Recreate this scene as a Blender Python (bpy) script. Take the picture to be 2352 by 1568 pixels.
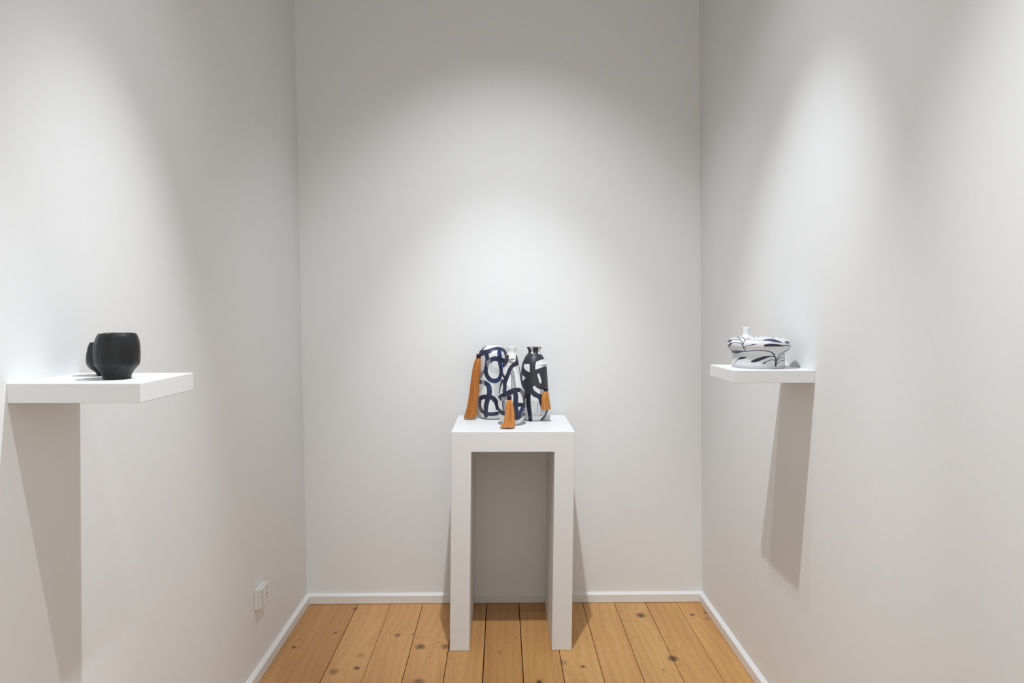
import bpy, bmesh, math, random
import numpy as np
from mathutils import Vector

for o in list(bpy.data.objects):
    bpy.data.objects.remove(o, do_unlink=True)
scene = bpy.context.scene
COL = scene.collection
random.seed(7)
rng = np.random.default_rng(7)

# ------------------------------------------------------------------ camera
CAM_H = 1.39
YAW = math.atan(24 / 1650.0)
PITCH = math.atan(69 / 1650.0 * math.cos(YAW))
cam_data = bpy.data.cameras.new('camera')
cam_data.sensor_width = 36.0
cam_data.lens = 36.0 * 1650.0 / 2352.0
cam_data.clip_start = 0.02
cam = bpy.data.objects.new('camera', cam_data)
COL.objects.link(cam)
cam.location = (0, 0, CAM_H)
cam.rotation_euler = (math.pi / 2 - PITCH, 0, -YAW)
scene.camera = cam

# ------------------------------------------------------------------ world, lamps, exposure
world = bpy.data.worlds.new('gallery_ambient')
scene.world = world
world.use_nodes = True
bg = world.node_tree.nodes['Background']
bg.inputs['Color'].default_value = (0.99, 1.0, 0.965, 1)
bg.inputs['Strength'].default_value = 0.95
scene.view_settings.view_transform = 'Standard'
scene.view_settings.look = 'None'
scene.view_settings.gamma = 1.0
scene.view_settings.use_curve_mapping = False
scene.view_settings.exposure = 0.15


def spot(name, loc, target, watts, size, blend, color=(1.0, 0.985, 0.97), radius=0.018):
    l = bpy.data.lights.new(name, 'SPOT')
    l.energy = watts
    l.spot_size = math.radians(size)
    l.spot_blend = blend
    l.color = color
    l.shadow_soft_size = radius
    o = bpy.data.objects.new(name, l)
    COL.objects.link(o)
    o.location = loc
    d = Vector(target) - Vector(loc)
    o.rotation_euler = d.to_track_quat('-Z', 'Y').to_euler()
    return o


SPOT_COL = (0.925, 0.985, 1.045)


def track_lamp(name, loc, target, watts, size, spill):
    # reflector lamp: a soft-edged beam and the wide spill round it
    spot(name + '_beam', loc, target, watts, size, 1.0, SPOT_COL)
    spot(name + '_spill', loc, target, spill, 78, 1.0, SPOT_COL)


track_lamp('track_lamp_plinth', (0.0, 2.06, 3.18), (0.03, 3.20, 0.98), 106, 43, 78)
track_lamp('track_lamp_right_shelf', (-0.05, 1.80, 3.18), (0.88, 2.28, 1.08), 112, 42, 30)
track_lamp('track_lamp_left_shelf', (0.05, 1.70, 3.18), (-0.90, 1.62, 0.76), 124, 42, 22)
track_lamp('track_lamp_left_wall', (0.10, 0.95, 3.18), (-0.92, 1.04, 0.66), 78, 36, 4)
track_lamp('track_lamp_right_wall', (0.0, 0.85, 3.18), (0.95, 1.00, 0.92), 128, 52, 12)

# ------------------------------------------------------------------ helpers


def tag(o, label=None, cat=None, group=None, kind=None):
    if label:
        o['label'] = label
    if cat:
        o['category'] = cat
    if group:
        o['group'] = group
    if kind:
        o['kind'] = kind
    return o


def empty(name, loc, label=None, cat=None, group=None):
    o = bpy.data.objects.new(name, None)
    o.empty_display_size = 0.05
    COL.objects.link(o)
    o.location = loc
    return tag(o, label, cat, group)


def link(name, me, mat=None, parent=None, loc=None, smooth=False):
    if mat is not None:
        me.materials.append(mat)
    if smooth:
        me.polygons.foreach_set('use_smooth', [True] * len(me.polygons))
    o = bpy.data.objects.new(name, me)
    COL.objects.link(o)
    if loc is not None:
        o.location = loc
    if parent is not None:
        o.parent = parent
    return o


def from_bm(name, bm, mat=None, parent=None, loc=None, smooth=False):
    me = bpy.data.meshes.new(name)
    bmesh.ops.recalc_face_normals(bm, faces=bm.faces[:])
    bm.to_mesh(me)
    bm.free()
    return link(name, me, mat, parent, loc, smooth)


def hexa(bm, p):
    """p: 8 corners, bottom ring then top ring"""
    v = [bm.verts.new(q) for q in p]
    for f in ((0, 3, 2, 1), (4, 5, 6, 7), (0, 1, 5, 4), (1, 2, 6, 5), (2, 3, 7, 6), (3, 0, 4, 7)):
        bm.faces.new([v[i] for i in f])
    return v


def box_bm(x0, x1, y0, y1, z0, z1, bevel=0.0, keep=None, seg=2):
    bm = bmesh.new()
    hexa(bm, [(x0, y0, z0), (x1, y0, z0), (x1, y1, z0), (x0, y1, z0),
              (x0, y0, z1), (x1, y0, z1), (x1, y1, z1), (x0, y1, z1)])
    bm.normal_update()
    if bevel:
        es = [e for e in bm.edges if keep is None or keep(e)]
        bmesh.ops.bevel(bm, geom=es, offset=bevel, segments=seg, affect='EDGES', profile=0.5)
    return bm


def shear(bm, k, z0=0.0):
    for v in bm.verts:
        v.co.x += k * (v.co.z - z0)


def catmull(pts, n):
    """n samples along a Catmull-Rom curve, uniform in chord parameter"""
    P = np.asarray(pts, float)
    if len(P) < 3:
        t = np.linspace(0, 1, n)[:, None]
        return P[0] * (1 - t) + P[-1] * t
    d = np.linalg.norm(np.diff(P[:, :2], axis=0), axis=1)
    s = np.concatenate([[0], np.cumsum(np.maximum(d, 1e-9))])
    E_ = np.vstack([2 * P[0] - P[1], P, 2 * P[-1] - P[-2]])
    out = []
    for q in np.linspace(0, s[-1], n):
        i = min(int(np.searchsorted(s, q, 'right')) - 1, len(P) - 2)
        u = (q - s[i]) / (s[i + 1] - s[i])
        a, b, c, e = E_[i:i + 4]
        out.append(.5 * ((2 * b) + (c - a) * u + (2 * a - 5 * b + 4 * c - e) * u * u + (3 * b - a - 3 * c + e) * u ** 3))
    return np.array(out)


def lathe_arrays(prof, seg):
    """prof: (n,2) of radius, z; open ends closed where the radius is 0"""
    prof = np.asarray(prof, float)
    n = len(prof)
    th = np.arange(seg) * 2 * math.pi / seg + math.pi / 2
    x = prof[:, 0][:, None] * np.cos(th)[None]
    y = prof[:, 0][:, None] * np.sin(th)[None]
    z = np.repeat(prof[:, 1][:, None], seg, 1)
    V = np.stack([x, y, z], -1).reshape(-1, 3)
    i = np.arange(n - 1)[:, None]
    j = np.arange(seg)[None]
    a = i * seg + j
    b = i * seg + (j + 1) % seg
    Fq = np.stack([a, b, b + seg, a + seg], -1).reshape(-1, 4)
    return V, Fq


def mesh_arrays(name, V, Fq):
    me = bpy.data.meshes.new(name)
    k = Fq.shape[1]
    me.vertices.add(len(V))
    me.vertices.foreach_set('co', np.ascontiguousarray(V, dtype=np.float32).ravel())
    me.loops.add(Fq.size)
    me.loops.foreach_set('vertex_index', np.ascontiguousarray(Fq, dtype=np.int32).ravel())
    me.polygons.add(len(Fq))
    me.polygons.foreach_set('loop_start', np.arange(len(Fq), dtype=np.int32) * k)
    me.update(calc_edges=True)
    me.validate()
    return me


def tube_mesh(name, pts, radii, sides=10):
    P = np.asarray(pts, float)
    n = len(P)
    R = np.broadcast_to(np.asarray(radii, float), (n,))
    T = np.gradient(P, axis=0)
    T /= np.linalg.norm(T, axis=1)[:, None]
    ref = np.array([0.3, 0.9, 0.2])
    A = np.cross(T, ref)
    A /= np.linalg.norm(A, axis=1)[:, None]
    B = np.cross(T, A)
    ang = np.arange(sides) * 2 * math.pi / sides
    V = P[:, None] + R[:, None, None] * (A[:, None] * np.cos(ang)[None, :, None] + B[:, None] * np.sin(ang)[None, :, None])
    V = V.reshape(-1, 3)
    i = np.arange(n - 1)[:, None]
    j = np.arange(sides)[None]
    a = i * sides + j
    b = i * sides + (j + 1) % sides
    Fq = np.stack([a, b, b + sides, a + sides], -1).reshape(-1, 4)
    return mesh_arrays(name, V, Fq)


# ------------------------------------------------------------------ materials


def srgb(r, g, b):
    f = lambda c: (c / 255 / 12.92) if c / 255 <= 0.04045 else ((c / 255 + 0.055) / 1.055) ** 2.4
    return (f(r), f(g), f(b))


def base_mat(name, color, rough=0.5, spec=0.5):
    m = bpy.data.materials.new(name)
    m.use_nodes = True
    p = m.node_tree.nodes['Principled BSDF']
    p.inputs['Base Color'].default_value = (*color, 1)
    p.inputs['Roughness'].default_value = rough
    p.inputs['Specular IOR Level'].default_value = spec
    return m, m.node_tree, p


def noise_mat(name, color, rough=0.5, spec=0.4, scale=30.0, var=0.03, bump=0.02, stretch=(1, 1, 1), bscale=None):
    """plain colour with a little procedural unevenness and relief"""
    m, nt, p = base_mat(name, color, rough, spec)
    N, L = nt.nodes, nt.links
    tc = N.new('ShaderNodeTexCoord')
    mp = N.new('ShaderNodeMapping')
    mp.inputs['Scale'].default_value = stretch
    L.new(tc.outputs['Object'], mp.inputs['Vector'])
    no = N.new('ShaderNodeTexNoise')
    no.inputs['Scale'].default_value = scale
    no.inputs['Detail'].default_value = 4
    L.new(mp.outputs['Vector'], no.inputs['Vector'])
    mx = N.new('ShaderNodeMix')
    mx.data_type = 'RGBA'
    mx.inputs['A'].default_value = (*[c * (1 - var) for c in color], 1)
    mx.inputs['B'].default_value = (*[min(1, c * (1 + var)) for c in color], 1)
    L.new(no.outputs['Fac'], mx.inputs['Factor'])
    L.new(mx.outputs['Result'], p.inputs['Base Color'])
    if bump:
        n2 = N.new('ShaderNodeTexNoise')
        n2.inputs['Scale'].default_value = bscale or scale * 4
        n2.inputs['Detail'].default_value = 3
        L.new(mp.outputs['Vector'], n2.inputs['Vector'])
        b = N.new('ShaderNodeBump')
        b.inputs['Strength'].default_value = bump
        b.inputs['Distance'].default_value = 0.002
        L.new(n2.outputs['Fac'], b.inputs['Height'])
        L.new(b.outputs['Normal'], p.inputs['Normal'])
    return m


WALL = noise_mat('wall_paint', (0.80, 0.80, 0.797), 0.65, 0.25, 2.0, 0.008, 0.07, bscale=260)
CEIL = noise_mat('ceiling_paint', (0.80, 0.795, 0.785), 0.8, 0.2, 2.0, 0.01, 0.05)
TRIM = noise_mat('trim_gloss_paint', (0.80, 0.795, 0.785), 0.35, 0.5, 8.0, 0.03, 0.08, bscale=40)
PLINTH = noise_mat('plinth_paint', (0.785, 0.785, 0.785), 0.5, 0.4, 4.0, 0.008, 0.05, bscale=120)
PLASTIC = noise_mat('outlet_plastic', (0.78, 0.77, 0.74), 0.35, 0.5, 20, 0.01, 0.0)
SLOT = noise_mat('slot_shadow_grey', (0.07, 0.065, 0.06), 0.6, 0.3, 20, 0.05, 0.0)
SURROUND = noise_mat('switch_surround_grey', (0.22, 0.21, 0.20), 0.5, 0.4, 20, 0.05, 0.0)
DARKGAP = noise_mat('subfloor_dark', (0.025, 0.016, 0.01), 0.9, 0.1, 20, 0.2, 0.0)
NAIL = noise_mat('nail_iron', (0.05, 0.035, 0.028), 0.6, 0.4, 200, 0.2, 0.0)
PORCELAIN = noise_mat('bare_porcelain', (0.73, 0.725, 0.72), 0.42, 0.45, 30, 0.015, 0.03)
BINDING = noise_mat('tassel_binding_thread', srgb(40, 26, 52), 0.7, 0.3, 300, 0.3, 0.4, bscale=900)
CORDM = noise_mat('navy_cord', srgb(38, 34, 50), 0.8, 0.2, 300, 0.2, 0.2)
KNOTM = noise_mat('tassel_loop_thread', srgb(150, 92, 62), 0.8, 0.2, 300, 0.2, 0.3)


def painted_mat(name, rough):
    """glaze colour carried per point on the surface, with brushed variation"""
    m, nt, p = base_mat(name, (1, 1, 1), rough, 0.45)
    N, L = nt.nodes, nt.links
    a = N.new('ShaderNodeAttribute')
    a.attribute_name = 'glaze'
    L.new(a.outputs['Color'], p.inputs['Base Color'])
    return m


GLAZE = painted_mat('painted_glaze', 0.42)


def strand_mat():
    m, nt, p = base_mat('tassel_thread', srgb(205, 135, 62), 0.6, 0.25)
    N, L = nt.nodes, nt.links
    a = N.new('ShaderNodeAttribute')
    a.attribute_name = 'glaze'
    L.new(a.outputs['Color'], p.inputs['Base Color'])
    return m


THREAD = strand_mat()


def black_clay():
    m, nt, p = base_mat('black_clay', (0.012, 0.012, 0.013), 0.36, 0.32)
    N, L = nt.nodes, nt.links
    tc = N.new('ShaderNodeTexCoord')
    n1 = N.new('ShaderNodeTexNoise')
    n1.inputs['Scale'].default_value = 28
    n1.inputs['Detail'].default_value = 5
    n1.inputs['Distortion'].default_value = 0.8
    L.new(tc.outputs['Object'], n1.inputs['Vector'])
    r = N.new('ShaderNodeMapRange')
    r.inputs['To Min'].default_value = 0.28
    r.inputs['To Max'].default_value = 0.55
    L.new(n1.outputs['Fac'], r.inputs['Value'])
    L.new(r.outputs['Result'], p.inputs['Roughness'])
    mx = N.new('ShaderNodeMix')
    mx.data_type = 'RGBA'
    mx.inputs['A'].default_value = (0.009, 0.009, 0.010, 1)
    mx.inputs['B'].default_value = (0.018, 0.019, 0.021, 1)
    L.new(n1.outputs['Fac'], mx.inputs['Factor'])
    L.new(mx.outputs['Result'], p.inputs['Base Color'])
    b = N.new('ShaderNodeBump')
    b.inputs['Strength'].default_value = 0.35
    b.inputs['Distance'].default_value = 0.003
    L.new(n1.outputs['Fac'], b.inputs['Height'])
    L.new(b.outputs['Normal'], p.inputs['Normal'])
    return m


CLAY = black_clay()

KNOTS = [(-0.86, 2.935, 0.0107, 0.96),
         (-0.721, 3.068, 0.01, 0.84),
         (-0.688, 3.319, 0.0149, 0.72),
         (-0.645, 3.22, 0.0047, 0.96),
         (-0.447, 3.04, 0.0163, 0.72),
         (-0.482, 3.058, 0.0056, 0.96),
         (-0.573, 2.862, 0.0195, 0.42),
         (-0.566, 2.758, 0.0137, 0.96),
         (-0.649, 2.73, 0.0221, 0.66),
         (-0.338, 2.932, 0.0234, 0.9),
         (-0.233, 2.931, 0.0215, 0.72),
         (-0.384, 3.049, 0.0073, 0.96),
         (-0.328, 3.152, 0.0046, 0.96),
         (-0.265, 2.967, 0.0043, 0.96),
         (-0.819, 3.089, 0.0068, 0.42),
         (-0.312, 2.65, 0.0239, 0.72),
         (-0.747, 2.921, 0.0036, 0.96),
         (-0.288, 2.841, 0.0036, 0.96),
         (0.637, 3.228, 0.024, 1),
         (0.687, 2.818, 0.024, 0.96),
         (0.875, 3.23, 0.0137, 0.96),
         (0.943, 3.251, 0.0117, 0.84),
         (0.246, 2.788, 0.0202, 0.48),
         (0.318, 2.755, 0.0109, 0.96),
         (0.546, 3.176, 0.0104, 0.48),
         (0.629, 2.725, 0.006, 0.96),
         (0.927, 3.186, 0.0104, 0.72),
         (0.14, 2.641, 0.0142, 0.96),
         (-0.009, 2.882, 0.0117, 0.36),
         (0.025, 2.964, 0.004, 0.72),
         (-0.93, 2.94, 0.0156, 0.42)]


def pine():
    m, nt, p = base_mat('pine_boards', srgb(190, 145, 92), 0.42, 0.4)
    N, L = nt.nodes, nt.links

    def math_(op, a, b=None, c=None):
        n = N.new('ShaderNodeMath')
        n.operation = op
        for k, v in enumerate((a, b, c)):
            if v is None:
                continue
            if isinstance(v, (int, float)):
                n.inputs[k].default_value = v
            else:
                L.new(v, n.inputs[k])
        return n.outputs[0]
    tc = N.new('ShaderNodeTexCoord')
    sep = N.new('ShaderNodeSeparateXYZ')
    L.new(tc.outputs['Object'], sep.inputs[0])
    X, Y = sep.outputs[0], sep.outputs[1]
    info = N.new('ShaderNodeObjectInfo')
    rnd = info.outputs['Random']
    kn_noise = N.new('ShaderNodeTexNoise')
    kn_noise.inputs['Scale'].default_value = 55
    kn_noise.inputs['Detail'].default_value = 3
    L.new(tc.outputs['Object'], kn_noise.inputs['Vector'])
    ks_ = N.new('ShaderNodeSeparateXYZ')
    L.new(kn_noise.outputs['Color'], ks_.inputs[0])
    XK = math_('ADD', X, math_('MULTIPLY_ADD', ks_.outputs[0], 0.016, -0.008))
    YK = math_('ADD', Y, math_('MULTIPLY_ADD', ks_.outputs[1], 0.016, -0.008))
    dark = None
    push = None
    for kx, ky, kr, ks in KNOTS:
        dx = math_('SUBTRACT', XK, kx)
        dy = math_('MULTIPLY', math_('SUBTRACT', YK, ky), 0.8)
        d = math_('POWER', math_('ADD', math_('MULTIPLY', dx, dx), math_('MULTIPLY', dy, dy)), 0.5)
        mr = N.new('ShaderNodeMapRange')
        mr.interpolation_type = 'SMOOTHSTEP'
        L.new(d, mr.inputs['Value'])
        mr.inputs['From Min'].default_value = kr * 0.25
        mr.inputs['From Max'].default_value = kr * 1.25
        mr.inputs['To Min'].default_value = ks
        mr.inputs['To Max'].default_value = 0
        dark = mr.outputs[0] if dark is None else math_('MAXIMUM', dark, mr.outputs[0])
        if kr > 0.007:
            # the grain swings round a knot: a long soft bump stretched along the board
            ey = math_('MULTIPLY', math_('SUBTRACT', Y, ky), 0.25)
            q = math_('ADD', math_('MULTIPLY', dx, dx), math_('MULTIPLY', ey, ey))
            f = math_('DIVIDE', kr * kr * kr * 6, math_('ADD', q, kr * kr * 2.0))
            push = f if push is None else math_('ADD', push, f)
    # long wavy growth bands
    comb = N.new('ShaderNodeCombineXYZ')
    L.new(math_('MULTIPLY_ADD', rnd, 13.0, X), comb.inputs[0])
    L.new(math_('MULTIPLY', math_('MULTIPLY_ADD', rnd, 29.0, Y), 0.16), comb.inputs[1])
    n1 = N.new('ShaderNodeTexNoise')
    n1.inputs['Scale'].default_value = 9
    n1.inputs['Detail'].default_value = 2
    L.new(comb.outputs[0], n1.inputs['Vector'])
    g = math_('ADD', math_('MULTIPLY_ADD', n1.outputs['Fac'], 0.075, X), push)
    wave = math_('SINE', math_('MULTIPLY', g, 560.0))
    wave2 = math_('SINE', math_('MULTIPLY_ADD', g, 170.0, math_('MULTIPLY', rnd, 20.0)))
    n2 = N.new('ShaderNodeTexNoise')
    n2.inputs['Scale'].default_value = 5
    n2.inputs['Detail'].default_value = 5
    L.new(comb.outputs[0], n2.inputs['Vector'])
    fine = N.new('ShaderNodeTexNoise')
    fine.inputs['Scale'].default_value = 160
    fine.inputs['Detail'].default_value = 3
    L.new(comb.outputs[0], fine.inputs['Vector'])
    v = math_('ADD', math_('MULTIPLY', wave, 0.045), math_('MULTIPLY', wave2, 0.06))
    v = math_('ADD', v, math_('MULTIPLY_ADD', n2.outputs['Fac'], 0.9, -0.45))
    v = math_('ADD', v, math_('MULTIPLY_ADD', fine.outputs['Fac'], 0.3, -0.15))
    v = math_('ADD', v, 0.5)
    ramp = N.new('ShaderNodeValToRGB')
    e = ramp.color_ramp.elements
    e[0].position = 0.1
    e[0].color = (*srgb(170, 119, 72), 1)
    e[1].position = 0.9
    e[1].color = (*srgb(217, 173, 114), 1)
    mid = ramp.color_ramp.elements.new(0.5)
    mid.color = (*srgb(198, 149, 94), 1)
    L.new(v, ramp.inputs['Fac'])
    tint = N.new('ShaderNodeMix')
    tint.data_type = 'RGBA'
    tint.blend_type = 'MULTIPLY'
    tint.inputs['Factor'].default_value = 1
    L.new(ramp.outputs['Color'], tint.inputs['A'])
    L.new(info.outputs['Color'], tint.inputs['B'])
    kn = N.new('ShaderNodeMix')
    kn.data_type = 'RGBA'
    kn.inputs['B'].default_value = (*srgb(82, 56, 42), 1)
    ring = math_('MULTIPLY', dark, math_('MULTIPLY_ADD', fine.outputs['Fac'], 0.5, 0.7))
    L.new(math_('MINIMUM', ring, 1.0), kn.inputs['Factor'])
    L.new(tint.outputs['Result'], kn.inputs['A'])
    L.new(kn.outputs['Result'], p.inputs['Base Color'])
    b = N.new('ShaderNodeBump')
    b.inputs['Strength'].default_value = 0.12
    b.inputs['Distance'].default_value = 0.001
    L.new(v, b.inputs['Height'])
    L.new(b.outputs['Normal'], p.inputs['Normal'])
    return m


PINE = pine()

# ------------------------------------------------------------------ the room
Y_BACK = 3.390
Y_OPEN = -0.8
CEIL_Z = 3.30


def xl(z):
    return -0.929 - 0.0090 * z


def xr(z):
    return 0.965 - 0.0155 * z


bm = bmesh.new()
hexa(bm, [(-1.1, Y_OPEN, -0.05), (xl(-.05), Y_OPEN, -0.05), (xl(-.05), Y_BACK, -0.05), (-1.1, Y_BACK, -0.05),
          (-1.1, Y_OPEN, CEIL_Z), (xl(CEIL_Z), Y_OPEN, CEIL_Z), (xl(CEIL_Z), Y_BACK, CEIL_Z), (-1.1, Y_BACK, CEIL_Z)])
tag(from_bm('wall_left', bm, WALL), 'white painted wall on the left with the black cups shelf', 'wall', kind='structure')
bm = bmesh.new()
hexa(bm, [(xr(-.05), Y_OPEN, -0.05), (1.12, Y_OPEN, -0.05), (1.12, Y_BACK, -0.05), (xr(-.05), Y_BACK, -0.05),
          (xr(CEIL_Z), Y_OPEN, CEIL_Z), (1.12, Y_OPEN, CEIL_Z), (1.12, Y_BACK, CEIL_Z), (xr(CEIL_Z), Y_BACK, CEIL_Z)])
tag(from_bm('wall_right', bm, WALL), 'white painted wall on the right with the leaf vase shelf', 'wall', kind='structure')
tag(from_bm('wall_back', box_bm(-1.1, 1.12, Y_BACK, Y_BACK + .1, -0.05, CEIL_Z), WALL),
    'white painted end wall behind the plinth', 'wall', kind='structure')
tag(from_bm('ceiling', box_bm(-1.1, 1.12, Y_OPEN, Y_BACK + .1, CEIL_Z, CEIL_Z + .1), CEIL),
    'white ceiling above the alcove', 'ceiling', kind='structure')

floor = tag(from_bm('floor', box_bm(-0.928, 0.965, Y_OPEN, Y_BACK, -0.05, -0.020), DARKGAP),
            'pine plank floor with knots and dark gaps', 'floor', kind='structure')
SEAMS = [-0.926, -0.840, -0.683, -0.528, -0.376, -0.220, -0.072, 0.082, 0.236, 0.3863, 0.5376, 0.6862, 0.8361, 0.963]
TINT = [(.86, .80, .76), (.84, .77, .72), (1.0, .97, .93), (1.04, 1.02, .98), (.98, .94, .9), (.95, .93, .86), (.88, .82, .74),
        (.94, .9, .82), (.99, 1.0, .92), (1.0, .97, .9), (1.0, 1.02, .95), (1.0, .98, .89), (1.02, .98, .88)]
GAPS = [0, .0003, .0014, .0008, .0013, .0013, .0019, .0016, .0014, .0011, .0012, .0011, .0007, 0]
nail_me = None
for i in range(len(SEAMS) - 1):
    x0 = SEAMS[i] + GAPS[i]
    x1 = SEAMS[i + 1] - GAPS[i + 1]
    zt = random.uniform(-0.0006, 0.0)
    bm = box_bm(x0, x1, Y_OPEN, Y_BACK - 0.002, -0.020, zt, 0.0009,
                keep=lambda e: abs(e.verts[0].co.y - e.verts[1].co.y) > 1 and e.verts[0].co.z > -0.01, seg=1)
    pl = from_bm('plank', bm, PINE, floor)
    pl.color = (*[min(1.15, c) for c in TINT[i]], 1)
    if nail_me is None:
        nb = bmesh.new()
        bmesh.ops.create_cone(nb, cap_ends=True, segments=10, radius1=0.0024, radius2=0.0020, depth=0.0008)
        nail_me = bpy.data.meshes.new('nail_head')
        nb.to_mesh(nail_me)
        nb.free()
        nail_me.materials.append(NAIL)
    for yy in (3.005, 2.555, 2.10, 1.65):
        for xx in (x0 + 0.019, x1 - 0.019):
            if xx < -0.905 or xx > 0.935:
                continue
            n = bpy.data.objects.new('nail_head', nail_me)
            COL.objects.link(n)
            n.parent = pl
            n.location = (xx + random.uniform(-.003, .003), yy + random.uniform(-.006, .006), zt + 0.0001)

# skirting: low square board with a sloped top
BB_H, BB_T, BB_C = 0.038, 0.018, 0.047
XLB, XRB = xl(0) + BB_T, xr(0) - BB_T
YB = Y_BACK - BB_T


def board(name, A, B, label):
    """A, B: (face_xy, wall_xy) at the two ends, mitred"""
    bm = bmesh.new()
    rings = []
    for (f, w) in (A, B):
        rings.append([bm.verts.new((*w, 0.0016)), bm.verts.new((*f, 0.0016)), bm.verts.new((*f, BB_H)),
                      bm.verts.new((f[0] * .85 + w[0] * .15, f[1] * .85 + w[1] * .15, BB_H + .0022)), bm.verts.new((*w, BB_C))])
    for k in range(5):
        bm.faces.new([rings[0][k], rings[0][(k + 1) % 5], rings[1][(k + 1) % 5], rings[1][k]])
    bm.faces.new(rings[0])
    bm.faces.new(rings[1][::-1])
    tag(from_bm(name, bm, TRIM), label, 'skirting', kind='structure')


board('baseboard_left', ((XLB, Y_OPEN), (xl(0), Y_OPEN)), ((XLB, YB), (xl(0), Y_BACK)), 'low white skirting board along the left wall')
board('baseboard_right', ((XRB, Y_OPEN), (xr(0), Y_OPEN)), ((XRB, YB), (xr(0), Y_BACK)), 'low white skirting board along the right wall')
board('baseboard_back', ((XLB, YB), (xl(0), Y_BACK)), ((XRB, YB), (xr(0), Y_BACK)), 'low white skirting board behind the plinth')

# ------------------------------------------------------------------ plinth
PZ = 0.904
plinth = empty('plinth', (0.0415, 3.125, 0), 'tall white painted open plinth with two slab legs against the end wall', 'plinth')
KX = 0.0108
ox, oy = 0.0415, 3.125


def vert_or_low(e):
    a, b = e.verts[0].co, e.verts[1].co
    return not (a.z > 0.81 and b.z > 0.81)


def leg(x0, x1):
    bm = box_bm(x0 - ox, x1 - ox, 2.8905 - oy, 3.357 - oy, 0.0, 0.822, 0.003, keep=vert_or_low, seg=2)
    shear(bm, KX)
    o = from_bm('leg', bm, PLINTH, plinth)
    return o


leg(-0.213, -0.132)
leg(0.2055, 0.287)
bm = box_bm(-0.213 - ox, 0.287 - ox, 2.8905 - oy, 3.357 - oy, 0.822, PZ, 0.002,
            keep=lambda e: not (e.verts[0].co.z < 0.83 and e.verts[1].co.z < 0.83), seg=2)
shear(bm, KX)
from_bm('top', bm, PLINTH, plinth)

# ------------------------------------------------------------------ shelves
LSZ, RSZ = 1.2535, 1.2120
ls = from_bm('wall_shelf', box_bm(xl(LSZ), -0.688, 1.3733, 1.6095, LSZ - 0.038, LSZ, 0.0012), PLINTH)
tag(ls, 'small square white floating shelf holding two black cups', 'shelf', 'square floating shelves')
rs = from_bm('wall_shelf', box_bm(0.7002, xr(RSZ), 2.1485, 2.3985, RSZ - 0.0375, RSZ, 0.0012), PLINTH)
tag(rs, 'small square white floating shelf holding the leaf-painted vase', 'shelf', 'square floating shelves')

# ------------------------------------------------------------------ power outlet
out_ = empty('power_outlet', (xl(0.30), 2.7205, 0.268), 'white double power outlet low on the left wall near the corner', 'outlet')
W_, H_, D_ = 0.095, 0.076, 0.024
bm = box_bm(0, D_ * .62, -W_ / 2, W_ / 2, 0, H_, 0.002)
from_bm('mounting_block', bm, PLASTIC, out_)
bm = box_bm(D_ * .62, D_, -W_ / 2 + .002, W_ / 2 - .002, .002, H_ - .002, 0.003)
from_bm('face_plate', bm, PLASTIC, out_)
for sy in (-1, 1):
    rk = from_bm('switch_rocker', box_bm(D_ - .001, D_ + .004, sy * .026 - .005, sy * .026 + .005, .055, .066, .001), PLASTIC, out_)
    from_bm('switch_surround', box_bm(D_ - .001, D_ + .0006, sy * .026 - .0062, sy * .026 + .0062, .0535, .0675, 0), SURROUND, out_)
    for (dy, dz, rot) in ((-.006, .036, -.5), (.006, .036, .5), (0, .022, 0)):
        bm = box_bm(-.0007, .0007, -.001, .001, -.0042, .0042)
        s = from_bm('pin_slot', bm, SLOT, out_, (D_, sy * .024 + dy, dz))
        s.rotation_euler = (rot, 0, 0)

# ------------------------------------------------------------------ brushwork


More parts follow.
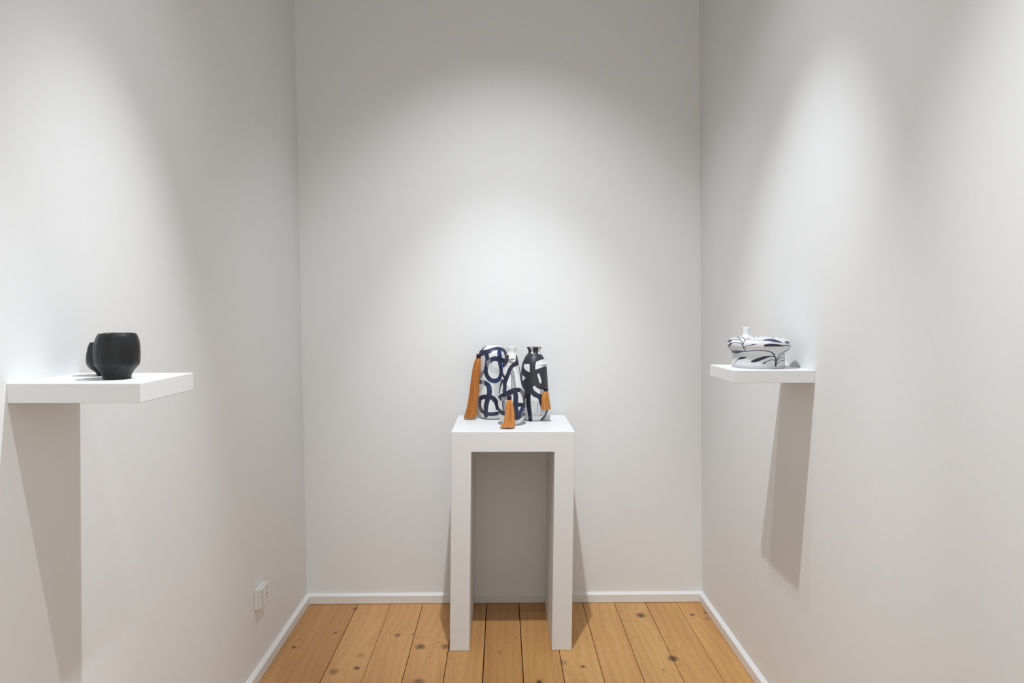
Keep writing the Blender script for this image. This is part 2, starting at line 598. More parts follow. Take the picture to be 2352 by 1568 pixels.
class Paint:
    """colours points of a pot from brush strokes laid out on its unrolled front"""

    def __init__(self, cx, cy, base, aa=5.0):
        self.cx, self.cy = cx, cy
        self.col = np.tile(np.asarray(base, float), (len(cx), 1))
        self.ink = np.zeros(len(cx))
        self.aa = aa

    def _dist(self, pts, w, n):
        P = np.asarray(pts, float)
        Wd = np.broadcast_to(np.asarray(w, float), (len(P),))
        Q = catmull(np.column_stack([P, Wd]), n)
        m = Q[:, 2].max() / 2 + self.aa * 2
        sel = np.where((self.cx > Q[:, 0].min() - m) & (self.cx < Q[:, 0].max() + m) & (self.cy > Q[:, 1].min() - m) & (self.cy < Q[:, 1].max() + m))[0]
        x, y = self.cx[sel], self.cy[sel]
        best = np.full(len(sel), 1e9)
        for a, b in zip(Q[:-1], Q[1:]):
            dx, dy = b[0] - a[0], b[1] - a[1]
            ll = dx * dx + dy * dy + 1e-12
            t = np.clip(((x - a[0]) * dx + (y - a[1]) * dy) / ll, 0, 1)
            d = np.hypot(x - a[0] - t * dx, y - a[1] - t * dy) - (a[2] + (b[2] - a[2]) * t) / 2
            np.minimum(best, d, out=best)
        return sel, best

    def _apply(self, sel, cov, color, ink):
        c = np.asarray(color, float)
        if c.ndim == 1:
            c = c[None]
        self.col[sel] = self.col[sel] * (1 - cov)[:, None] + c * cov[:, None]
        self.ink[sel] = self.ink[sel] * (1 - cov) + ink * cov

    def stroke(self, pts, w, color, n=None):
        n = n or max(2, 7 * (len(pts) - 1))
        sel, d = self._dist(pts, w, n)
        self._apply(sel, np.clip(.5 - d / self.aa, 0, 1), color, 1)

    def fine(self, pts, w, on_bare, on_ink, n=None, k=1.0):
        n = n or max(2, 6 * (len(pts) - 1))
        sel, d = self._dist(pts, w, n)
        i = self.ink[sel][:, None]
        c = np.asarray(on_bare)[None] * (1 - i) + np.asarray(on_ink)[None] * i
        cov = np.clip(.5 - d / self.aa, 0, 1) * k
        self.col[sel] = self.col[sel] * (1 - cov)[:, None] + c * cov[:, None]

    def poly(self, pts, color, ink=1):
        P = np.asarray(pts, float)
        x, y = self.cx, self.cy
        inside = np.zeros(len(x), bool)
        best = np.full(len(x), 1e9)
        for a, b in zip(P, np.roll(P, -1, 0)):
            dx, dy = b - a
            t = np.clip(((x - a[0]) * dx + (y - a[1]) * dy) / (dx * dx + dy * dy + 1e-12), 0, 1)
            np.minimum(best, np.hypot(x - a[0] - t * dx, y - a[1] - t * dy), out=best)
            c = ((a[1] > y) != (b[1] > y))
            with np.errstate(divide='ignore', invalid='ignore'):
                xi = (b[0] - a[0]) * (y - a[1]) / (b[1] - a[1] + 1e-12) + a[0]
            inside ^= c & (x < xi)
        d = np.where(inside, -best, best)
        sel = np.where(d < self.aa)[0]
        self._apply(sel, np.clip(.5 - d[sel] / self.aa, 0, 1), color, ink)

    def mottle(self, amount, seed, sx=0.02, sy=0.008, blue=0.0):
        """uneven brush load: a smooth sum of waves on the inked areas"""
        r = np.random.default_rng(seed)
        v = np.zeros(len(self.cx))
        for _ in range(7):
            a, b, ph = r.uniform(-1, 1), r.uniform(-1, 1), r.uniform(0, 6.3)
            v += np.sin(self.cx * a * sx * 2 + self.cy * b * sy * 2 + ph)
        v /= 4.0
        f = 1 + amount * v * self.ink
        self.col *= f[:, None]
        self.col[:, 2] *= 1 + blue * np.clip(v, 0, 1) * self.ink


def set_glaze(me, col):
    at = me.color_attributes.new('glaze', 'FLOAT_COLOR', 'POINT')
    rgba = np.ones((len(me.vertices), 4), np.float32)
    rgba[:, :3] = np.clip(col, 0, 1)
    at.data.foreach_set('color', rgba.ravel())


WHITE = np.array((0.74, 0.74, 0.745))
NAVY = np.array(srgb(37, 45, 68))
NAVY2 = np.array(srgb(34, 37, 58))
BLUE = np.array(srgb(36, 62, 102))
BRIGHT = np.array(srgb(48, 72, 148))
CHAR = np.array(srgb(52, 53, 60))
BLACKN = np.array(srgb(32, 35, 46))
GREY = np.array(srgb(122, 118, 122))
LGREY = np.array(srgb(160, 156, 158))
PALE = np.array(srgb(212, 212, 218))


def vessel(name, loc, prof, inner, S, axis, cyb, dist, painter, label, drop=0.486, n_out=330, seg=420, lat=None):
    """a thrown pot: empty at the foot, body with glaze colours"""
    root = empty(name, loc, label, 'vase')
    P = catmull(np.array([(r, z) for z, r in prof]), n_out)
    P[:, 0] = np.maximum(P[:, 0], 0)
    pts = list(map(tuple, P))
    if inner:
        pts = [(max(r, 0), z) for r, z in inner][::-1] + pts
    pts = pts + [(pts[-1][0] * .9, -0.0), (0.0005, 0.001)]
    P = np.array(pts)
    P[:, 1] = np.maximum(P[:, 1], 0)
    V, Fq = lathe_arrays(P, seg)
    me = mesh_arrays('body', V, Fq[:, ::-1])
    if lat is None:
        u, d = V[:, 0], np.abs(V[:, 1])
    else:
        u = V[:, 0] * lat[0] + V[:, 1] * lat[1]
        d = np.abs(V[:, 0] * -lat[1] + V[:, 1] * lat[0])
    cx = axis + S[0] * u * (1 + d / dist)
    cy = cyb - S[1] * (V[:, 2] - (drop - V[:, 2]) * d / dist)
    set_glaze(me, painter(cx, cy))
    body = link('body', me, GLAZE, root, smooth=True)
    return root, body


def paint_tall_blue(cx, cy):
    p = Paint(cx, cy, WHITE)
    # right edge, top sweep
    p.stroke([(760, 205), (815, 245), (838, 300), (836, 360), (815, 420), (800, 480)], [46, 52, 50, 46, 50, 40], NAVY)
    p.stroke([(405, 330), (430, 275), (490, 268), (560, 248), (640, 214), (715, 198), (790, 215)], [60, 90, 88, 72, 56, 50, 44], NAVY)
    p.stroke([(455, 235), (475, 200), (492, 175)], [30, 18, 12], NAVY2)
    # big U
    p.stroke([(735, 215), (731, 265), (738, 340), (742, 405), (752, 480), (757, 550), (752, 620), (728, 680), (662, 710),
              (590, 690), (540, 630), (520, 548), (535, 450), (545, 360), (528, 290), (522, 250)],
             [64, 64, 66, 70, 60, 54, 56, 66, 72, 70, 66, 62, 64, 68, 66, 64], NAVY)
    p.stroke([(600, 695), (662, 712), (725, 690)], [40, 52, 44], BLUE)
    p.stroke([(730, 240), (731, 290)], [34, 40], BRIGHT * .6 + NAVY * .4)
    # cross arch
    p.stroke([(585, 405), (620, 370), (667, 360), (739, 372), (806, 398)], [66, 72, 74, 76, 64], NAVY * .85)
    p.stroke([(783, 470), (775, 500)], [26, 22], BRIGHT)
    # lower left scrap
    p.stroke([(400, 655), (440, 615), (485, 560)], [60, 62, 46], NAVY2)
    # second loop and post
    p.stroke([(395, 725), (430, 722), (505, 738), (562, 790), (577, 873), (570, 930), (543, 1017), (526, 1088), (519, 1184), (521, 1258)],
             [62, 64, 68, 78, 78, 76, 74, 74, 66, 66], NAVY)
    p.stroke([(545, 770), (572, 830)], [40, 50], BLUE * .7 + NAVY * .3)
    p.stroke([(410, 1075), (420, 1000), (466, 966), (543, 959), (615, 972), (660, 1010), (690, 1070), (705, 1140)],
             [62, 66, 72, 74, 74, 74, 66, 60], NAVY * .95)
    p.stroke([(408, 1060), (416, 1110), (445, 1165), (500, 1210)], [62, 58, 56, 50], NAVY2)
    p.stroke([(525, 1222), (600, 1232), (690, 1222), (760, 1205)], [58, 60, 58, 56], NAVY * .8 + np.array(srgb(70, 60, 110)) * .2)
    p.stroke([(760, 560), (800, 640), (830, 720)], 44, NAVY)
    p.mottle(.28, 3, blue=.25)
    ft = lambda ax, ay: (ax * .4784 + 136.4, ay * .4784 + 68.2)
    for k in range(5):
        p.fine([ft(820 + 28 * k, 700 - 20 * k), ft(850 + 27 * k, 850 - 35 * k), ft(930 + 15 * k, 980 - 45 * k),
                ft(1060 + 5 * k, 1065 - 40 * k), ft(1250, 1090 - 33 * k)], 4.5, GREY, PALE)
        p.fine([(452 + 11 * k, 345 - 12 * k), (457 + 9 * k, 450), (440 + 10 * k, 580), (436 + 9 * k, 680), (455 + 10 * k, 725),
                (440 + 11 * k, 800), (405 + 8 * k, 880)], 3.6, LGREY, PALE)
        p.fine([(392, 1130 + 12 * k), (450, 1128 + 12 * k), (492, 1136 + 12 * k)], 4, GREY, LGREY)
    for k in range(7):
        p.fine([(655 + 13 * k, 745), (652 + 13 * k, 860), (662 + 13 * k, 960)], 3.2, LGREY, LGREY)
    return p.col


def paint_bottle(cx, cy):
    p = Paint(cx, cy, WHITE)
    D = lambda x, y: (x * .4784 + 613.6, y * .4784 + 750)
    # collar round the nose
    p.stroke([(858, 320), (842, 350), (828, 400), (808, 462)], [40, 66, 78, 56], NAVY2)
    p.stroke([(1003, 324), (1018, 384), (1000, 436), (945, 460)], [34, 58, 66, 58], NAVY2)
    # long diagonal
    p.stroke([(975, 452), (930, 475), (896, 523), (872, 585), (838, 668), (812, 745), (813, 800), (806, 870)],
             [56, 62, 64, 62, 64, 60, 60, 62], NAVY)
    p.stroke([(795, 705), (770, 715), (748, 770), (731, 830), (722, 893)], [46, 44, 36, 30, 26], NAVY2)
    # broad belt
    p.stroke([(722, 960), (765, 945), (805, 925), (882, 893), (948, 864), (1020, 850), (1072, 872), (1108, 941), (1124, 1037), (1120, 1085)],
             [50, 68, 76, 84, 84, 68, 58, 48, 44, 56], NAVY2)
    # post and cross bar
    p.stroke([(970, 870), (982, 940), (984, 989), (980, 1085), (984, 1180), (992, 1270)], [78, 76, 76, 80, 84, 84], NAVY)
    p.stroke([(1000, 1080), (1044, 1085), (1135, 1092)], [64, 64, 66], NAVY2)
    p.stroke([(1118, 1110), (1085, 1150), (1045, 1225), (1000, 1290)], [50, 62, 66, 60], NAVY)
    p.stroke([(1090, 1140), (1050, 1205)], [40, 46], BRIGHT * .5 + NAVY * .5)
    p.stroke([(1140, 1190), (1090, 1235), (1030, 1285), (995, 1300)], [70, 60, 56, 60], NAVY)
    p.stroke([(685, 1110), (705, 1155), (745, 1195), (805, 1220), (870, 1222)], [60, 60, 64, 66, 66], NAVY2)
    p.stroke([(790, 1020), (795, 1100), (802, 1190)], [52, 46, 44], NAVY)
    p.stroke([(762, 995), (850, 975)], [62, 62], NAVY2)
    p.stroke([(770, 595), (800, 640), (828, 680)], 38, NAVY2)
    p.stroke([(1032, 430), (1056, 547), (1066, 642), (1090, 762), (1110, 820)], [20, 26, 30, 34, 30], NAVY)
    p.mottle(.25, 5, blue=.2)
    # fine lines
    for k in range(4):
        p.fine([(927 + 19 * k - 6, 826), (922 + 17 * k, 720), (912 + 13 * k, 640 - 22 * k), (905 + 9 * k, 600 - 26 * k)], 10, NAVY, NAVY)
        p.fine([(877 + 14 * k, 398 + 5 * k), (850 + 12 * k, 440 + 5 * k), (824 + 10 * k, 482 + 7 * k)], 4, LGREY, PALE)
        p.fine([(740 + 8 * k, 838 + 14 * k), (790, 815 + 14 * k)], 3.6, GREY, LGREY)
        p.fine([D(960 + 10 * k, 1080 + 6 * k - 40 * k), D(1010 + 5 * k, 960 - 12 * k), D(1085, 900 - 22 * k + 60)], 4.5, PALE, PALE)
        p.fine([D(300, 480 + 32 * k), D(490, 430 + 32 * k)], 4, PALE, PALE)
    for k in range(3):
        p.fine([D(325 + 60 * k, 440), D(335 + 60 * k, 600)], 4.5, PALE, PALE)
        p.fine([D(365 + 22 * k, 620), D(385 + 20 * k, 900)], 4, PALE, PALE)
        p.fine([(858 + 14 * k, 790), (862 + 13 * k, 850)], 3, GREY, NAVY)
    for k in range(6):
        p.fine([(975 + 11 * k, 488 - 5 * k), (1010 + 11 * k, 575 - 3 * k), (1052 + 8 * k, 645)], 3, LGREY, GREY)
        p.fine([(1055 + 8 * k, 850 + 4 * k), (1060 + 8 * k, 900), (1072 + 7 * k, 950)], 3.4, LGREY, LGREY)
    return p.col


def paint_charcoal(cx, cy):
    p = Paint(cx, cy, WHITE)
    Ef = lambda x, y: (x * .4784 + 1022.7, y * .4784 + 68.2)
    Ff = lambda x, y: (x * .4784 + 1022.7, y * .4784 + 681.8)
    big = [(900, 100), (1650, 100), (1650, 1010)] + [Ff(*q) for q in ((1000, 520), (760, 545), (700, 620))] + \
          [Ff(*q) for q in ((655, 650), (560, 610), (480, 570), (395, 490), (385, 620), (240, 640))] + [(900, 985)]
    p.poly(big, CHAR)
    W = WHITE
    for q in ([(370, 255), (485, 255), (472, 340), (474, 395), (485, 440), (408, 440), (432, 390), (428, 340), (400, 295)],
              [(650, 258), (790, 250), (715, 335), (712, 415), (760, 465), (645, 462)],
              [(185, 785), (355, 785), (362, 930), (360, 1055), (280, 1020), (205, 955), (170, 890)],
              [(580, 710), (700, 660), (840, 620), (905, 700), (960, 790), (930, 848), (740, 905), (560, 970), (540, 950), (550, 800)],
              [(600, 1115), (670, 1095), (715, 1220), (750, 1340), (735, 1430), (680, 1400), (640, 1250)],
              [(120, 1150), (150, 1160), (230, 1235), (150, 1340), (120, 1330)]):
        p.poly([Ef(*a) for a in q], W, 0)
    p.poly([Ff(*a) for a in ((510, 210), (455, 280), (520, 375), (600, 440), (700, 495), (850, 545), (900, 350), (820, 345), (700, 335), (600, 290))], W, 0)
    p.poly([Ff(*a) for a in ((700, 338), (782, 345), (782, 520), (700, 495))], LGREY, 0)
    # post, right hem stroke
    p.stroke([Ff(315, 560), Ff(318, 700), Ff(330, 900), Ff(362, 1130), Ff(392, 1350)], [70, 70, 68, 62, 58], BLACKN)
    p.stroke([Ff(700, 560), Ff(720, 720), Ff(765, 900)], [70, 60, 46], BLACKN)
    p.stroke([Ff(965, 985), Ff(925, 1120), Ff(860, 1240), Ff(770, 1340)], [40, 44, 42, 36], BLACKN)
    p.stroke([Ef(820, 900), Ef(900, 930), Ef(920, 1010)], [30, 60, 40], BLACKN)
    p.stroke([Ff(480, 470), Ff(620, 560), Ff(760, 600)], [36, 50, 60], NAVY * .9)
    # rim seen from outside
    p.mottle(.22, 8)
    for k in range(12):
        y = 722 + 43 * k
        p.fine([Ff(225, y), Ff(262, y)], 5, GREY, CHAR * .8)
        p.fine([Ff(400, y + 4), Ff(640, y + 4), Ff(900, y - 2)], [5, 5, 4.5], np.array(srgb(112, 110, 110)), BLACKN)
    p.fine([Ff(613, 800), Ff(613, 1090)], 8, np.array(srgb(96, 92, 90)), BLACKN)
    p.fine([Ff(735, 1030), Ff(728, 1210)], 8, np.array(srgb(96, 92, 90)), BLACKN)
    p.fine([Ff(478, 920), Ff(476, 1215)], 10, WHITE, BLACKN)
    return p.col


def paint_leaves(cx, cy):
    p = Paint(cx, cy, np.array((0.64, 0.64, 0.65)), aa=9.0)
    I = np.array(srgb(36, 40, 66))
    J = np.array(srgb(30, 36, 54))
    V_ = np.array(srgb(62, 60, 96))
    s = p.stroke
    # trunk right and long arch
    s([(1488, 1275), (1492, 1180), (1502, 1090)], [48, 50, 44], I)
    s([(1500, 1090), (1475, 990), (1445, 915), (1400, 865), (1320, 825), (1200, 803), (1050, 797), (900, 803), (760, 818), (640, 828), (540, 834)],
      [34, 34, 38, 36, 28, 22, 20, 20, 18, 20, 22], J)
    s([(600, 826), (520, 836), (440, 846), (350, 848), (270, 838)], [22, 44, 74, 88, 60], J)
    s([(330, 815), (260, 806), (190, 798)], [34, 24, 10], np.array(srgb(96, 96, 104)))
    # branch up left
    s([(640, 825), (600, 760), (565, 690), (545, 620), (520, 560), (490, 500), (460, 455), (410, 430), (340, 420)], [22, 24, 26, 24, 22, 20, 20, 20, 12], I)
    s([(480, 505), (400, 498), (320, 500), (240, 510)], [14, 14, 14, 20], I)
    s([(240, 508), (180, 535), (110, 575)], [20, 74, 34], np.array(srgb(74, 74, 92)))
    s([(540, 635), (490, 605), (410, 588), (320, 586), (240, 600)], [18, 18, 18, 18, 20], I)
    s([(240, 600), (190, 635), (150, 680)], [24, 62, 40], V_ * .6)
    s([(210, 440), (330, 432)], [8, 10], GREY)
    # second shoot
    s([(560, 690), (565, 620), (590, 555), (615, 515), (680, 475), (755, 460)], [22, 22, 20, 18, 14, 16], I)
    s([(612, 515), (595, 465), (560, 438), (515, 432)], [16, 18, 18, 12], I)
    s([(620, 512), (720, 500), (860, 502), (1000, 512), (1110, 512)], [10, 9, 8, 9, 12], np.array(srgb(120, 116, 140)))
    s([(1100, 512), (1200, 498), (1300, 496), (1420, 508), (1540, 535), (1660, 565)], [8, 40, 66, 78, 60, 16], V_ * .8)
    s([(595, 740), (630, 690), (700, 668), (780, 650)], [18, 18, 16, 18], I)
    s([(780, 648), (850, 630), (935, 618)], [16, 36, 18], J)
    # right leaves
    s([(1820, 560), (1770, 556)], [66, 60], V_)
    s([(1880, 562), (1750, 556)], [18, 18], V_)
    s([(1185, 655), (1290, 642), (1420, 638), (1560, 645), (1660, 655)], [62, 82, 82, 64, 34], J)
    s([(1640, 655), (1740, 648), (1830, 648), (1885, 675), (1905, 705), (1870, 740), (1780, 785), (1700, 835), (1620, 885)],
      [34, 22, 20, 20, 20, 18, 16, 16, 16], J)
    # fan from trunk
    s([(1510, 1060), (1545, 980), (1610, 885)], [22, 18, 20], I)
    s([(1515, 1060), (1590, 975), (1710, 880)], [18, 14, 16], I)
    s([(1515, 1090), (1600, 1020), (1720, 980), (1760, 960)], [22, 20, 18, 30], I)
    s([(1515, 1175), (1590, 1105), (1700, 1065), (1760, 1045)], [22, 20, 20, 40], I)
    s([(1485, 1010), (1440, 965), (1390, 955), (1320, 963)], [22, 22, 22, 26], I)
    s([(1330, 962), (1240, 980), (1130, 1010), (1010, 1055), (900, 1095), (810, 1118)], [24, 52, 84, 94, 86, 40], I)
    s([(1490, 1100), (1440, 1062), (1390, 1055), (1320, 1072), (1230, 1115)], [20, 18, 18, 18, 20], I)
    s([(1230, 1115), (1170, 1155), (1125, 1185)], [20, 38, 18], J)
    # small left shoot
    s([(328, 1215), (345, 1150), (380, 1100), (430, 1060)], [10, 12, 14, 26], I)
    s([(425, 1062), (500, 1030), (570, 1015), (640, 1005)], [16, 62, 56, 34], J)
    s([(250, 990), (252, 1050)], 14, J)
    # flecks on the top
    for a, b, c, d in ((850, 425, 900, 412), (980, 416, 1015, 410), (1360, 414, 1450, 428), (1560, 425, 1620, 430)):
        s([(a, b), (c, d)], [10, 14], np.array(srgb(90, 88, 96)))
    p.mottle(.25, 11, blue=.2)
    return p.col


# ------------------------------------------------------------------ vases on the plinth
v1, b1 = vessel('tasselled_vase', (-0.0390, 3.262, PZ),
                [(0.3318, 0.0005), (0.3312, 0.0262), (0.3274, 0.0378), (0.3222, 0.0459), (0.3149, 0.0547), (0.3018, 0.0622), (0.2815, 0.0646),
                 (0.232, 0.0657), (0.1445, 0.0669), (0.0715, 0.0686), (0.0422, 0.0675), (0.0217, 0.064), (0.0090, 0.0567), (0.0030, 0.0480), (0.0, 0.041)],
                None, (3438.6, 3438.6), 630, 1294.1, 3.262, paint_tall_blue,
                'white ceramic vase with navy looping brushwork and the longest tassel, at left on the plinth')
v2, b2 = vessel('tasselled_vase', (0.0433, 3.075, PZ),
                [(0.3329, 0.0206), (0.3247, 0.0195), (0.3123, 0.0189), (0.3014, 0.0219), (0.2876, 0.0252), (0.2657, 0.0296), (0.2355, 0.0357),
                 (0.208, 0.042), (0.164, 0.0516), (0.1227, 0.0571), (0.0813, 0.0593), (0.0399, 0.0557), (0.0178, 0.0472), (0.0026, 0.0343), (0.0, 0.031)],
                [(0.0202, 0.3335), (0.0190, 0.3333), (0.0183, 0.3320), (0.0170, 0.3200), (0.0165, 0.3050), (0.02, 0.28)],
                (3645.4, 3645.4), 922, 1394.3, 3.075, paint_bottle,
                'pear-shaped white and navy bottle vase with plain white neck, standing in front of the others')
v3, b3 = vessel('tasselled_vase', (0.1456, 3.202, PZ),
                [(0.3265, 0.0337), (0.3222, 0.032), (0.3165, 0.028), (0.3094, 0.026), (0.3036, 0.0266), (0.2965, 0.0309), (0.2851, 0.04), (0.2651, 0.0491),
                 (0.2422, 0.0554), (0.2193, 0.0583), (0.162, 0.0617), (0.1218, 0.0634), (0.0644, 0.0643), (0.0356, 0.0606), (0.0140, 0.0496), (0.004, 0.0405), (0.0, 0.0365)],
                [(0.0333, 0.3270), (0.0318, 0.3268), (0.0300, 0.3235), (0.0255, 0.3165), (0.0235, 0.3094), (0.0240, 0.3036), (0.030, 0.29)],
                (3499.8, 3499.8), 1274, 1323.8, 3.202, paint_charcoal,
                'charcoal vase with white patches, flared lip and a short tassel, at right on the plinth')


def blob(name, parts, mat, parent, loc=(0, 0, 0), remesh=0.0011):
    """ellipsoids and rings fused into one smooth lump"""
    bm = bmesh.new()
    for c, r in parts:
        g = bmesh.ops.create_uvsphere(bm, u_segments=20, v_segments=12, radius=1.0)
        for v in g['verts']:
            v.co = Vector((v.co.x * r[0] + c[0], v.co.y * r[1] + c[1], v.co.z * r[2] + c[2]))
    o = from_bm(name, bm, mat, parent, loc)
    md = o.modifiers.new('fuse', 'REMESH')
    md.mode = 'VOXEL'
    md.voxel_size = remesh
    md.use_smooth_shade = True
    sm = o.modifiers.new('soften', 'SMOOTH')
    sm.iterations = 9
    sm.factor = 0.5
    return o


# lugs (local coordinates of each vase)
# vase 1: pinched, pierced lug on the left shoulder
ring = []
for k in range(10):
    a = k * 2 * math.pi / 10
    ring.append(((-0.0335 + 0.0045 * math.cos(a), -0.030 - 0.002 * math.cos(a), 0.3305 + 0.0048 * math.sin(a)), (.0030, .0042, .0030)))
ring += [((-0.024, -0.027, 0.3262), (.011, .007, .006)), ((-0.034, -0.029, 0.3235), (.008, .006, .006))]
blob('lug', ring, PORCELAIN, v1)
# vase 2: nose-shaped lug under the neck
blob('lug', [((0.0010, -0.0275, 0.2905), (.0105, .0085, .0095)), ((-0.0070, -0.0295, 0.2868), (.0082, .0080, .0068)),
             ((0.0115, -0.0290, 0.2868), (.0076, .0080, .0072)), ((0.0055, -0.0310, 0.2760), (.0105, .0075, .0052)),
             ((0.0020, -0.0330, 0.2885), (.0075, .0080, .0060))], PORCELAIN, v2)
# vase 3: folded, pierced lug on the right shoulder
fold = []
for k in range(7):
    fx = 0.0215 + 0.0044 * k
    fold.append(((fx, 0.0008 - math.sqrt(0.0536 ** 2 - fx * fx), 0.2508 + 0.0007 * k), (.0060, .0022 + .0004 * k, .0058 - .0003 * k)))
for k in range(10):
    a = k * 2 * math.pi / 10
    fold.append(((0.0505 + 0.0028 * math.cos(a), -0.0235 - 0.0030 * math.cos(a), 0.2550 + 0.0042 * math.sin(a)), (.0026, .0028, .0026)))
blob('lug', fold, PORCELAIN, v3)


def tassel(vase, path, n=300, seg=16, head=(0.0095, 0.016), cord=None, seed=1):
    """path: (x, y, z, rx, ry) world, from below the binding to the cut ends"""
    r = np.random.default_rng(seed)
    base = np.array(vase.location)
    P = np.array(path, float)
    P[:, :3] -= base
    # parametrise by height order of the keys
    key = np.linspace(0, 1, len(P))
    ts = np.linspace(0, 1, seg)
    C = np.column_stack([np.interp(ts, key, P[:, c]) for c in range(5)])
    for _ in range(2):
        C[1:-1] = (C[:-2] + 2 * C[1:-1] + C[2:]) / 4
    Vs, Fs, cols = [], [], []
    off = 0
    sides = 4
    tan = np.array(srgb(196, 128, 64))
    red = np.array(srgb(172, 100, 46))
    lightc = np.array(srgb(212, 152, 86))
    for i in range(n):
        a = r.uniform(0, 2 * math.pi)
        f = math.sqrt(r.uniform(0.40, 1.0))
        ph, am = r.uniform(0, 6.28), r.uniform(0.0, 0.0009)
        end = r.uniform(0.975, 1.0)
        sd = r.uniform(-.10, .10)
        q = np.empty((seg, 3))
        tt = ts * end
        for c in range(3):
            q[:, c] = np.interp(tt, ts, C[:, c])
        rx = np.interp(tt, ts, C[:, 3])
        ry = np.interp(tt, ts, C[:, 4])
        clump = 1 + (0.05 * math.sin(5 * a + seed) + 0.05 * math.sin(9 * a + 2 * seed)) * tt
        q[:, 0] += rx * clump * f * np.cos(a + sd * tt) + am * np.sin(7 * tt + ph) * tt
        q[:, 1] += ry * clump * f * np.sin(a + sd * tt) + am * np.cos(6 * tt + ph) * tt
        T = np.gradient(q, axis=0)
        T /= np.linalg.norm(T, axis=1)[:, None]
        A = np.cross(T, (0.2, 1, 0.1))
        A /= np.linalg.norm(A, axis=1)[:, None]
        B = np.cross(T, A)
        w = r.uniform(0.0008, 0.0011)
        ang = np.arange(sides) * 2 * math.pi / sides
        V = (q[:, None] + w * (A[:, None] * np.cos(ang)[None, :, None] + B[:, None] * np.sin(ang)[None, :, None])).reshape(-1, 3)
        V[:, 2] = np.maximum(V[:, 2], 0.0006)
        ii = np.arange(seg - 1)[:, None]
        jj = np.arange(sides)[None]
        aa = ii * sides + jj + off
        bb = ii * sides + (jj + 1) % sides + off
        Fs.append(np.stack([aa, bb, bb + sides, aa + sides], -1).reshape(-1, 4))
        Vs.append(V)
        m = r.uniform()
        c = tan * (1 - m) + (red if r.uniform() < .45 else lightc) * m
        cols.append(np.repeat(c[None], len(V), 0))
        off += len(V)
    me = mesh_arrays('tassel', np.vstack(Vs), np.vstack(Fs))
    set_glaze(me, np.vstack(cols))
    o = link('tassel', me, THREAD, vase, smooth=True)
    o['label'] = 'tan thread tassel'
    t0 = C[0]
    hr, hh = head
    prof = [(0.0005, hh + .002), (hr * .55, hh + .0018), (hr * .86, hh), (hr * .95, hh * .8), (hr, hh * .45), (hr * 1.02, 0.0), (hr * .9, -.002)]
    V, Fq = lathe_arrays(catmull(prof, 24), 24)
    me = mesh_arrays('binding', V, Fq)
    bnd = link('binding', me, BINDING, o, tuple(t0[:3]), True)
    # small loop of thread on top of the binding
    lp = [(hr * .8 * math.cos(k), hr * .35 * math.sin(k), hh + .0012 + .001 * math.sin(2 * k)) for k in np.linspace(0, 2 * math.pi, 18)]
    link('thread_loop', tube_mesh('thread_loop', lp, 0.0019, 8), KNOTM, o, tuple(t0[:3]), True)
    if cord:
        q = np.array(cord, float) - base
        link('cord', tube_mesh('cord', catmull(q, 24), 0.0009, 6), CORDM, o, None, True)
    return o


tassel(v1, [(-0.1042, 3.228, 1.1800, .0085, .0085), (-0.1060, 3.228, 1.1720, .0130, .011), (-0.1100, 3.228, 1.155, .0168, .014),
            (-0.1150, 3.227, 1.115, .0182, .015), (-0.1195, 3.226, 1.08, .0190, .0155), (-0.1240, 3.226, 1.035, .0200, .016), (-0.1285, 3.225, 0.99, .0212, .016),
            (-0.1350, 3.223, 0.948, .0228, .0165), (-0.1450, 3.220, 0.9095, .0262, .018)], n=640, seed=1,
       cord=[(-0.0725, 3.231, 1.2345), (-0.0880, 3.226, 1.2200), (-0.1030, 3.228, 1.1980)])
tassel(v2, [(0.0330, 3.006, 1.0190, .0080, .0080), (0.0325, 3.004, 1.0120, .0125, .0105), (0.0325, 3.000, 0.9950, .0165, .0118), (0.0330, 2.995, 0.975, .0185, .0122),
            (0.0335, 2.990, 0.955, .0195, .0125), (0.0320, 2.983, 0.934, .0210, .013), (0.0275, 2.974, 0.918, .0245, .014), (0.0220, 2.965, 0.9080, .0300, .0155)],
       n=640, seed=2, head=(.0085, .0165),
       cord=[(0.0335, 3.020, 1.042), (0.0332, 3.012, 1.040), (0.0330, 3.006, 1.034)])
tassel(v3, [(0.1937, 3.151, 1.0390, .0082, .0082), (0.1935, 3.150, 1.0315, .0125, .0110), (0.1932, 3.149, 1.0150, .0158, .0130), (0.1930, 3.148, 0.9950, .0182, .0145),
            (0.1938, 3.147, 0.9760, .0205, .0160), (0.1944, 3.146, 0.9600, .0215, .0170)], n=640, seed=3, head=(.0088, .0135),
       cord=[(0.1937, 3.163, 1.058), (0.1937, 3.157, 1.056), (0.1937, 3.151, 1.051)])

# ------------------------------------------------------------------ leaf vase on the right shelf
RV = (0.8200, 2.2790, RSZ)
v4, b4 = vessel('leaf_vase', RV,
                [(0.0972, 0.0005), (0.0972, 0.0296), (0.0965, 0.0572), (0.0924, 0.0809), (0.0848, 0.0922), (0.0763, 0.0966), (0.0687, 0.0966), (0.0606, 0.0932), (0.0535, 0.0873), (0.0475, 0.082), (0.0404, 0.0799), (0.0253, 0.0795), (0.0111, 0.0801), (0.0091, 0.0801)],
                None, (9363, 8902), 1002, 1275.4, 2.422, paint_leaves,
                'squat white drum vase painted with navy leaves and a small off-centre spout', drop=0.178,
                n_out=230, seg=720, lat=(0.941, -0.3385))
V, Fq = lathe_arrays([(0.0780, 0.010), (0.0797, 0.0088), (0.0801, 0.0070), (0.0801, 0.0012), (0.0790, 0.0), (0.0005, 0.0)], 96)
FOOT = noise_mat('grey_foot_ring', (0.52, 0.52, 0.525), 0.6, 0.3, 40, 0.05, 0.05)
link('foot_ring', mesh_arrays('foot_ring', V, Fq[:, ::-1]), FOOT, v4, smooth=True)
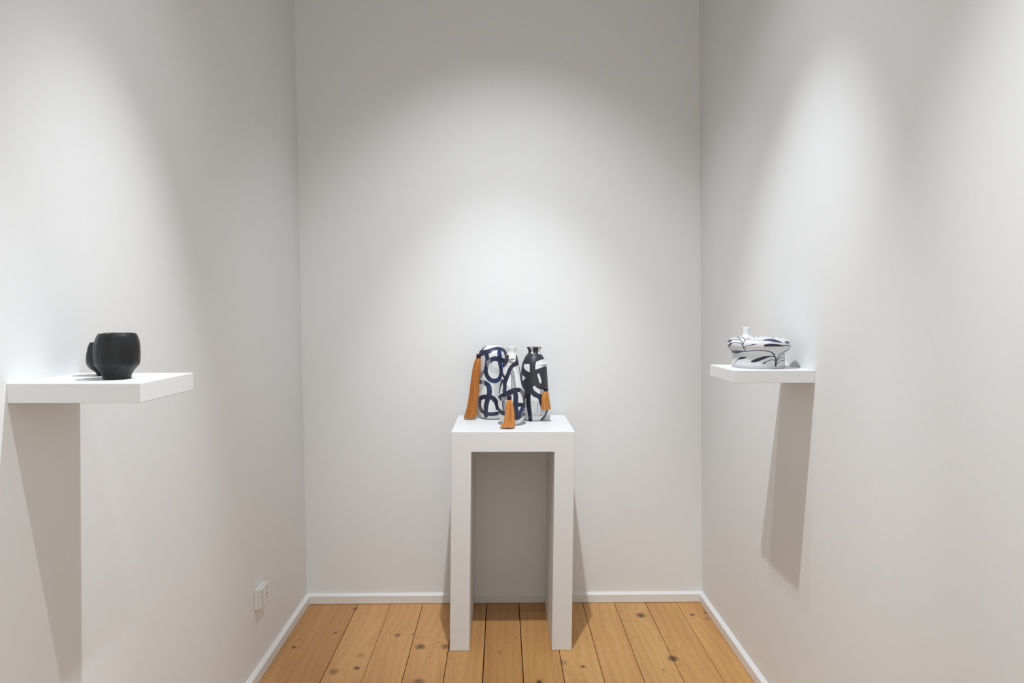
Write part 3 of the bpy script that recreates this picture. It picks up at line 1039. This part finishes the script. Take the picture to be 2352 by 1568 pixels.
sp = [(0.01, 0.103), (0.0106, 0.1268), (0.0112, 0.1281), (0.0118, 0.1268), (0.011, 0.1192), (0.0106, 0.1111), (0.0114, 0.103), (0.0138, 0.0985), (0.019, 0.096), (0.0199, 0.0944)]
V, Fq = lathe_arrays(sp, 48)
lat = (0.941, -0.3385)
link('spout', mesh_arrays('spout', V, Fq[:, ::-1]), PORCELAIN, v4, (-0.0370 * lat[0], -0.0370 * lat[1], 0), True)

# ------------------------------------------------------------------ black cups on the left shelf


def cup(loc, prof, rim_h, n, seed, label, turn, lean=0.0):
    r = np.random.default_rng(seed)
    seg = 132
    P = catmull(np.array([(rr, z) for z, rr in prof]), 60)
    zr = P[0, 1]
    inner = np.array([(P[0, 0] * .55, .012), (P[0, 0] * .85, .03), (P[0, 0] * .98, zr * .6), (P[0, 0] - .0042, zr - .004), (P[0, 0] - .0025, zr - .0004)])
    inn = catmull(inner, 20)
    A = np.vstack([[(0.0004, .011)], inn, P, [(P[-1, 0] * .9, 0), (0.0004, 0.0005)]])
    V, Fq = lathe_arrays(A, seg)
    th = np.arctan2(V[:, 1], V[:, 0]) + turn
    z = V[:, 2] / zr
    outer = (np.arange(len(V)) // seg) >= 19

    def facet(t, m):
        w = 2 * math.pi / m
        return np.cos(w / 2) / np.cos((t % w) - w / 2)
    a = facet(th, n)
    b = facet(th + math.pi / n, n)
    mixv = np.clip((z - .30) / .45, 0, 1)
    amt = np.clip((z - .13) / .08, 0, 1)
    f = 1 - (1 - (a * (1 - mixv) + b * mixv)) * amt * 0.55
    wob = 1 + .012 * np.sin(2 * th + seed) + .008 * np.sin(5 * th + 3 * z * 2 + seed)
    V[:, 0] *= np.where(outer, f * wob, wob * .985)
    V[:, 1] *= np.where(outer, f * wob, wob * .985)
    hi = V[:, 2] > zr * .9
    V[:, 2] += np.where(hi, rim_h * (np.sin(th * 2 + seed) * .5 + np.sin(5 * th) * .35), 0)
    V[:, 0] += lean * z * 0.87
    V[:, 1] += lean * z * 0.48
    me = mesh_arrays('cup', V, Fq[:, ::-1])
    o = link('cup', me, CLAY, None, loc, True)
    tag(o, label, 'cup', 'black clay cups on the left shelf')
    return o


cup((-0.7819, 1.4671, LSZ), [(.0925, .0350), (.0860, .0385), (.0763, .0415), (.062, .0440), (.0514, .0442), (.040, .0435), (.0299, .0418), (.0240, .0378), (.0175, .0325),
                             (.0110, .0288), (.0060, .0268), (.0015, .0264), (0.0, .0255)], 0.0012, 9, 3,
    'larger black faceted clay cup at the front of the left shelf', 0.35, 0.003)
cup((-0.8480, 1.5508, LSZ), [(.0700, .0312), (.0620, .0345), (.0538, .0364), (.044, .0378), (.0347, .0384), (.026, .0376), (.0190, .0345), (.0132, .0290), (.0085, .0225),
                             (.0050, .0195), (.0012, .0188), (0.0, .018)], 0.0010, 8, 5,
    'smaller black clay cup half hidden behind the larger cup', 1.1)
